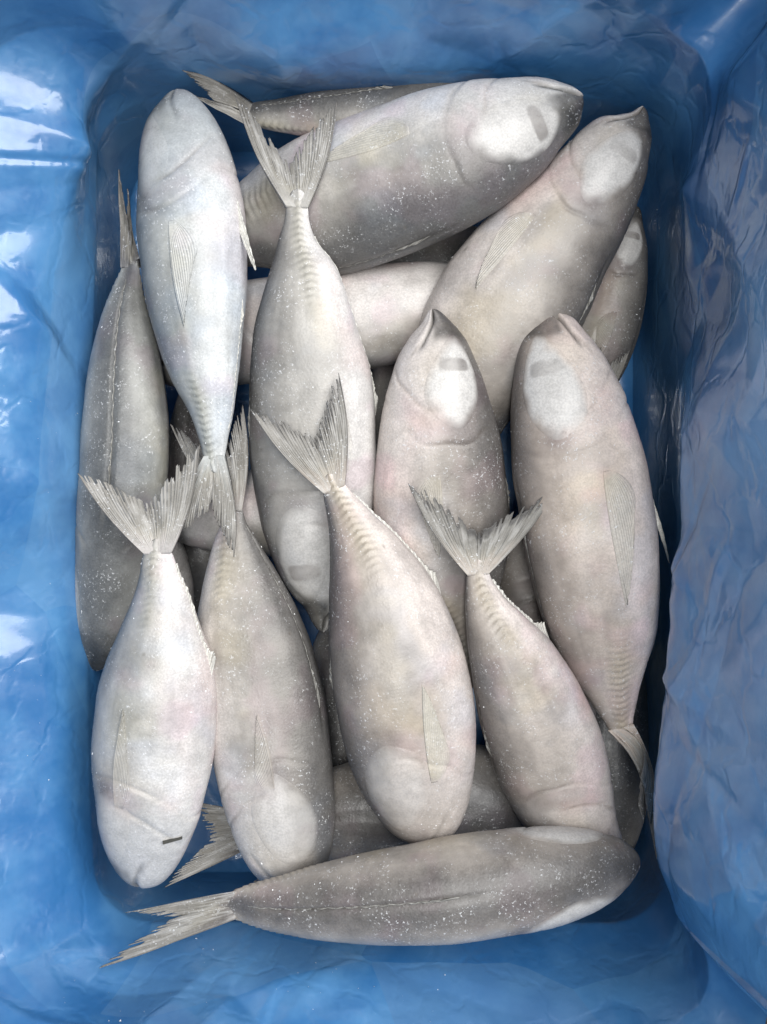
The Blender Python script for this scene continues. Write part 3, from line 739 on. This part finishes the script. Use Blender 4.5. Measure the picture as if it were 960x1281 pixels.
Fish("right", (690, 383), [(674,398,706,392),(662,414,724,406),(649,435,742,428),(640,480,768,475),(637,540,793,535),(641,600,812,600),(651,660,823,665),(666,720,827,730),(686,780,824,790),(710,825,813,845),(736,868,802,880),(757,905,795,905),(770,938,797,928)],
     (-4, 2, 2, -8, -14), 172, "largest fish along the right side, pinkish belly, snout up, tail bent down",
     ((806,1030),(821,1075),(806,984),(2,14,0),0.2,0.0,(15,-6)), seed=23, pecmix=0.35, dark=0.85, tone=1.2, warm=1.2, pelvic=(.40,.50,.0085), anal=(.6,.93,.003), frost=150, pec=(.385,1.72,.28,.10), eyeclear=.55)
Fish("middle right", (541, 387), [(528,401,560,400),(508,428,584,428),(490,465,601,468),(477,510,615,515),(469,565,630,570),(466,620,637,630),(474,680,637,690),(497,740,628,745),(535,785,612,790),(565,830,602,832),(578,860,600,862)],
     (2, -4, -20, -34, -44), 10, "fish right of centre, snout up, white eye, dark right flank, under two tails",
     seed=29, pecmix=0.45, tone=1.1, warm=0.6, frost=140, dark=1.45, fins=("dorsal", "pectoral"), pec=(.40,1.55,.22,.07), eyeclear=.9)
Fish("bottom", (799, 1083), [(788,1062,793,1100),(768,1049,779,1112),(738,1042,757,1127),(700,1038,712,1144),(640,1040,645,1162),(570,1049,570,1174),(500,1062,495,1178),(420,1080,415,1173),(350,1099,350,1163),(300,1112,300,1151),(272,1119,272,1146)],
     (6, 16, 18, 16, 18), 100, "dark grey fish lying across the bottom, back up, tail spread to the left",
     ((158,1142),(124,1212),(214,1148),(14,16,18),0.0,0.02), thick=1.02, seed=31, tone=1, warm=0.5, dark=.95, both=True, eyeside=-1, eyeph=1.08, eyeclear=0, eyewhite=1.0, fins=("dorsal",), dorsal_h=0.0028, frost=320, mouth=.5)
Fish("top", (729, 122), [(717,108,726,142),(698,100,716,164),(664,95,690,194),(625,94,650,234),(575,101,602,272),(520,117,542,304),(465,138,480,328),(415,160,425,345),(370,185,365,352),(335,215,320,346),(300,250,290,335),(270,272,262,320),(248,288,243,306)],
     (8, 7, -12, -34, -46), 14, "big fish across the top, mouth at right, white eye with dark slit",
     seed=37, pecmix=0.35, tone=1.14, warm=-0.15, dark=1.4, frost=260, fins=("dorsal", "pectoral", "anal"), pec=(.40,1.68,.24,.09), eyeclear=1.0, anal=(.6,.9,.003))
Fish("upper right", (805, 134), [(793,134,809,156),(772,139,810,186),(740,152,807,215),(703,186,796,256),(664,230,780,300),(618,268,760,345),(583,305,742,385),(553,345,725,420),(532,385,705,455),(521,430,680,495),(526,475,652,525),(541,515,628,548),(552,560,600,575)],
     (-8, -12, -22, -34, -46), 22, "fish at upper right under the top fish, snout in the far right corner",
     seed=41, pecmix=0.45, tone=1.04, warm=0.5, frost=120, pec=(.40,1.72,.22,.08), eyeclear=.45, anal=(.5,.9,.005), pelvic=(.62,.75,.009), dark=1)
# -- fish below, seen in the gaps, the last few added to darken them
Fish("far right", (797, 258), [(778,272,804,284),(755,300,808,325),(735,350,806,380),(718,405,795,432),(698,455,770,485),(685,515,725,530)],
     (-60, -62, -66), 25, "shadowed fish at far right, only its eye and dark flank showing beside the film",
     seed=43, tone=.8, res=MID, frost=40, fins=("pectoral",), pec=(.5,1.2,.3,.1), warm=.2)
Fish("right under", (735, 720), [(705,700,765,700),(690,650,775,650),(690,590,775,590),(705,540,765,540),(735,495,762,500),(745,478,765,485)],
     (-58, -58, -52), 170, "fish hidden under the right fish, only a ragged tail end showing",
     ((752,434),(788,438),(764,452),(-44,-40,-46),0.2), seed=47, tone=.85, res=LOW, frost=0, eye=False, fins=())
Fish("far top", (640, 150), [(600,104,600,186),(540,98,540,188),(480,102,480,182),(420,112,420,174),(370,121,370,167),(330,127,330,160),(300,128,300,150)],
     (-26, -24, -20), 118, "dark fish pressed against the far film behind the top fish, tail to the left",
     ((228,86),(244,118),(266,124),(8,-8,-10),0.3), seed=53, tone=.95, dark=1.1, res=MID, eye=False, thick=.9, frost=60, fins=("dorsal",), warm=-.1)
Fish("under centre left", (188, 440), [(205,398,212,482),(250,368,262,488),(310,352,320,480),(370,343,385,474),(430,336,445,466),(490,329,500,452),(540,326,550,432),(590,332,590,406),(630,342,630,386)],
     (-60, -52, -50), -30, "smooth fish lying crosswise under the long centre left fish, reddish mark",
     seed=59, tone=.95, warm=0.1, res=MID, eye=False, fins=(), frost=60)
Fish("deep top", (400, 330), [(420,300,420,360),(480,285,480,370),(540,280,540,372),(600,285,600,360),(650,300,650,340)],
     (-95, -92, -92), 60, "deep shadowed fish in the gap between the top fish and the upper right fish",
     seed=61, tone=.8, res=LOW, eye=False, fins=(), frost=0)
Fish("under right", (655, 640), [(628,680,690,680),(612,740,722,740),(616,800,742,800),(640,860,750,860),(672,920,740,920),(692,960,715,960)],
     (-74, -72, -74), 190, "brownish shadowed fish in the gap beside the dark forked tail",
     seed=67, tone=.9, warm=0.6, res=LOW, eye=False, fins=(), frost=0)
Fish("under bottom", (765, 1010), [(720,960,720,1070),(650,938,650,1085),(580,933,580,1090),(500,942,500,1088),(430,958,430,1080),(370,985,370,1072),(322,1012,322,1060),(298,1025,298,1052)],
     (-66, -64, -52), 100, "brownish fish crosswise under the centre fish, curled tail beside the lower left head",
     ((243,1003),(206,1110),(262,1050),(-40,-26,-40),0.15,0.02), seed=71, tone=.95, warm=0.4, res=MID, eye=False, fins=(), frost=80)
Fish("under tails", (205, 655), [(228,612,234,684),(280,592,285,690),(340,585,340,695),(400,590,400,690),(450,600,450,670),(520,625,520,645)],
     (-52, -54, -60), -20, "fish lying crosswise beneath two tails at left, pale snout end showing",
     seed=73, tone=1.0, res=MID, eye=False, fins=(), frost=60)
Fish("under lower left", (205, 640), [(186,690,232,682),(176,740,243,740),(180,800,248,800),(190,850,245,850),(205,900,232,900)],
     (-72, -70, -72), 170, "narrow pale sliver of fish under the lower left fish's right edge",
     seed=79, tone=1.0, res=LOW, eye=False, fins=(), frost=20)
Fish("deep middle", (425, 765), [(390,815,462,815),(380,875,470,875),(386,935,465,935),(415,1000,440,1000)],
     (-92, -92, -95), 100, "deep dark fish in the slot between the lower middle and centre fish",
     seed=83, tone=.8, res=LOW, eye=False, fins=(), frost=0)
Fish("deep bottom", (640, 1120), [(580,1075,580,1150),(500,1070,500,1150),(430,1075,430,1135),(380,1085,380,1118),(352,1090,352,1112)],
     (-84, -80, -70), 100, "deep fish under the bottom fish, only its tail rays showing in the gap",
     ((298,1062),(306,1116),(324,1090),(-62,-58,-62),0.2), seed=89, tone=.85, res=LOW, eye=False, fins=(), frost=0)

Fish("deep left", (245, 790), [(215,750,275,750),(205,690,290,690),(205,620,290,620),(210,550,285,550),(225,490,270,490),(238,455,258,455)],  # unseen fish, added to darken the gaps over the liner floor
     (-92, -92, -94), 100, "deep dark fish glimpsed in the gaps around the upper left fish's tail",
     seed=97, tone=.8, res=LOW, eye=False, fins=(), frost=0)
Fish("deep centre", (505, 640), [(470,600,540,600),(460,540,550,540),(462,480,548,480),(475,430,530,430),(490,395,515,395)],  # added as well, keeps the bright floor film out of the gap
     (-92, -92, -94), 100, "deep dark fish glimpsed between centre left fish and the upright fish's cheek",
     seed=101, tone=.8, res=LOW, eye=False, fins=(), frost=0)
Fish("deep right", (775, 1080), [(735,1050,800,1050),(720,990,812,990),(715,930,815,930),(722,870,812,870),(740,820,795,820),(755,790,780,790)],  # another added fish, there to darken the slot
     (-92, -92, -94), 100, "added deep fish darkening the lower right gap beside the bent tail",
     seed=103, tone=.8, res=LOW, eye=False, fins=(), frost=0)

# ------------------------------------------------------------------ small things
def chip():
    def on(x, y):
        G = LOWER_LEFT.G.reshape(-1, 3); G = G[G[:, 2] > np.median(G[:, 2])]
        k = H / (H - G[:, 2]) / PX
        i = np.argmin((W0/2 + G[:, 0]*k - x)**2 + (H0/2 - G[:, 1]*k - y)**2)
        return G[i] + np.array([0, 0, 0.0012])
    a, b = on(206, 1053), on(228, 1047)
    d = b - a; s = np.array([-d[1], d[0], 0]); s = s / np.linalg.norm(s) * 0.0010; u = np.array([0, 0, .0007])
    V = [a - s - u, b - s*.8 - u, b + s*.7 - u, a + s - u, a - s + u, b - s*.8 + u, b + s*.7 + u, a + s*1.1 + u]
    F = [(3, 2, 1, 0), (4, 5, 6, 7), (0, 1, 5, 4), (1, 2, 6, 5), (2, 3, 7, 6), (3, 0, 4, 7)]
    o = mesh_obj("dark_chip", V, F, M_CHIP, smooth=False)
    tag(o, "tiny dark chip lying on the lower left fish near its head", "debris")
chip()
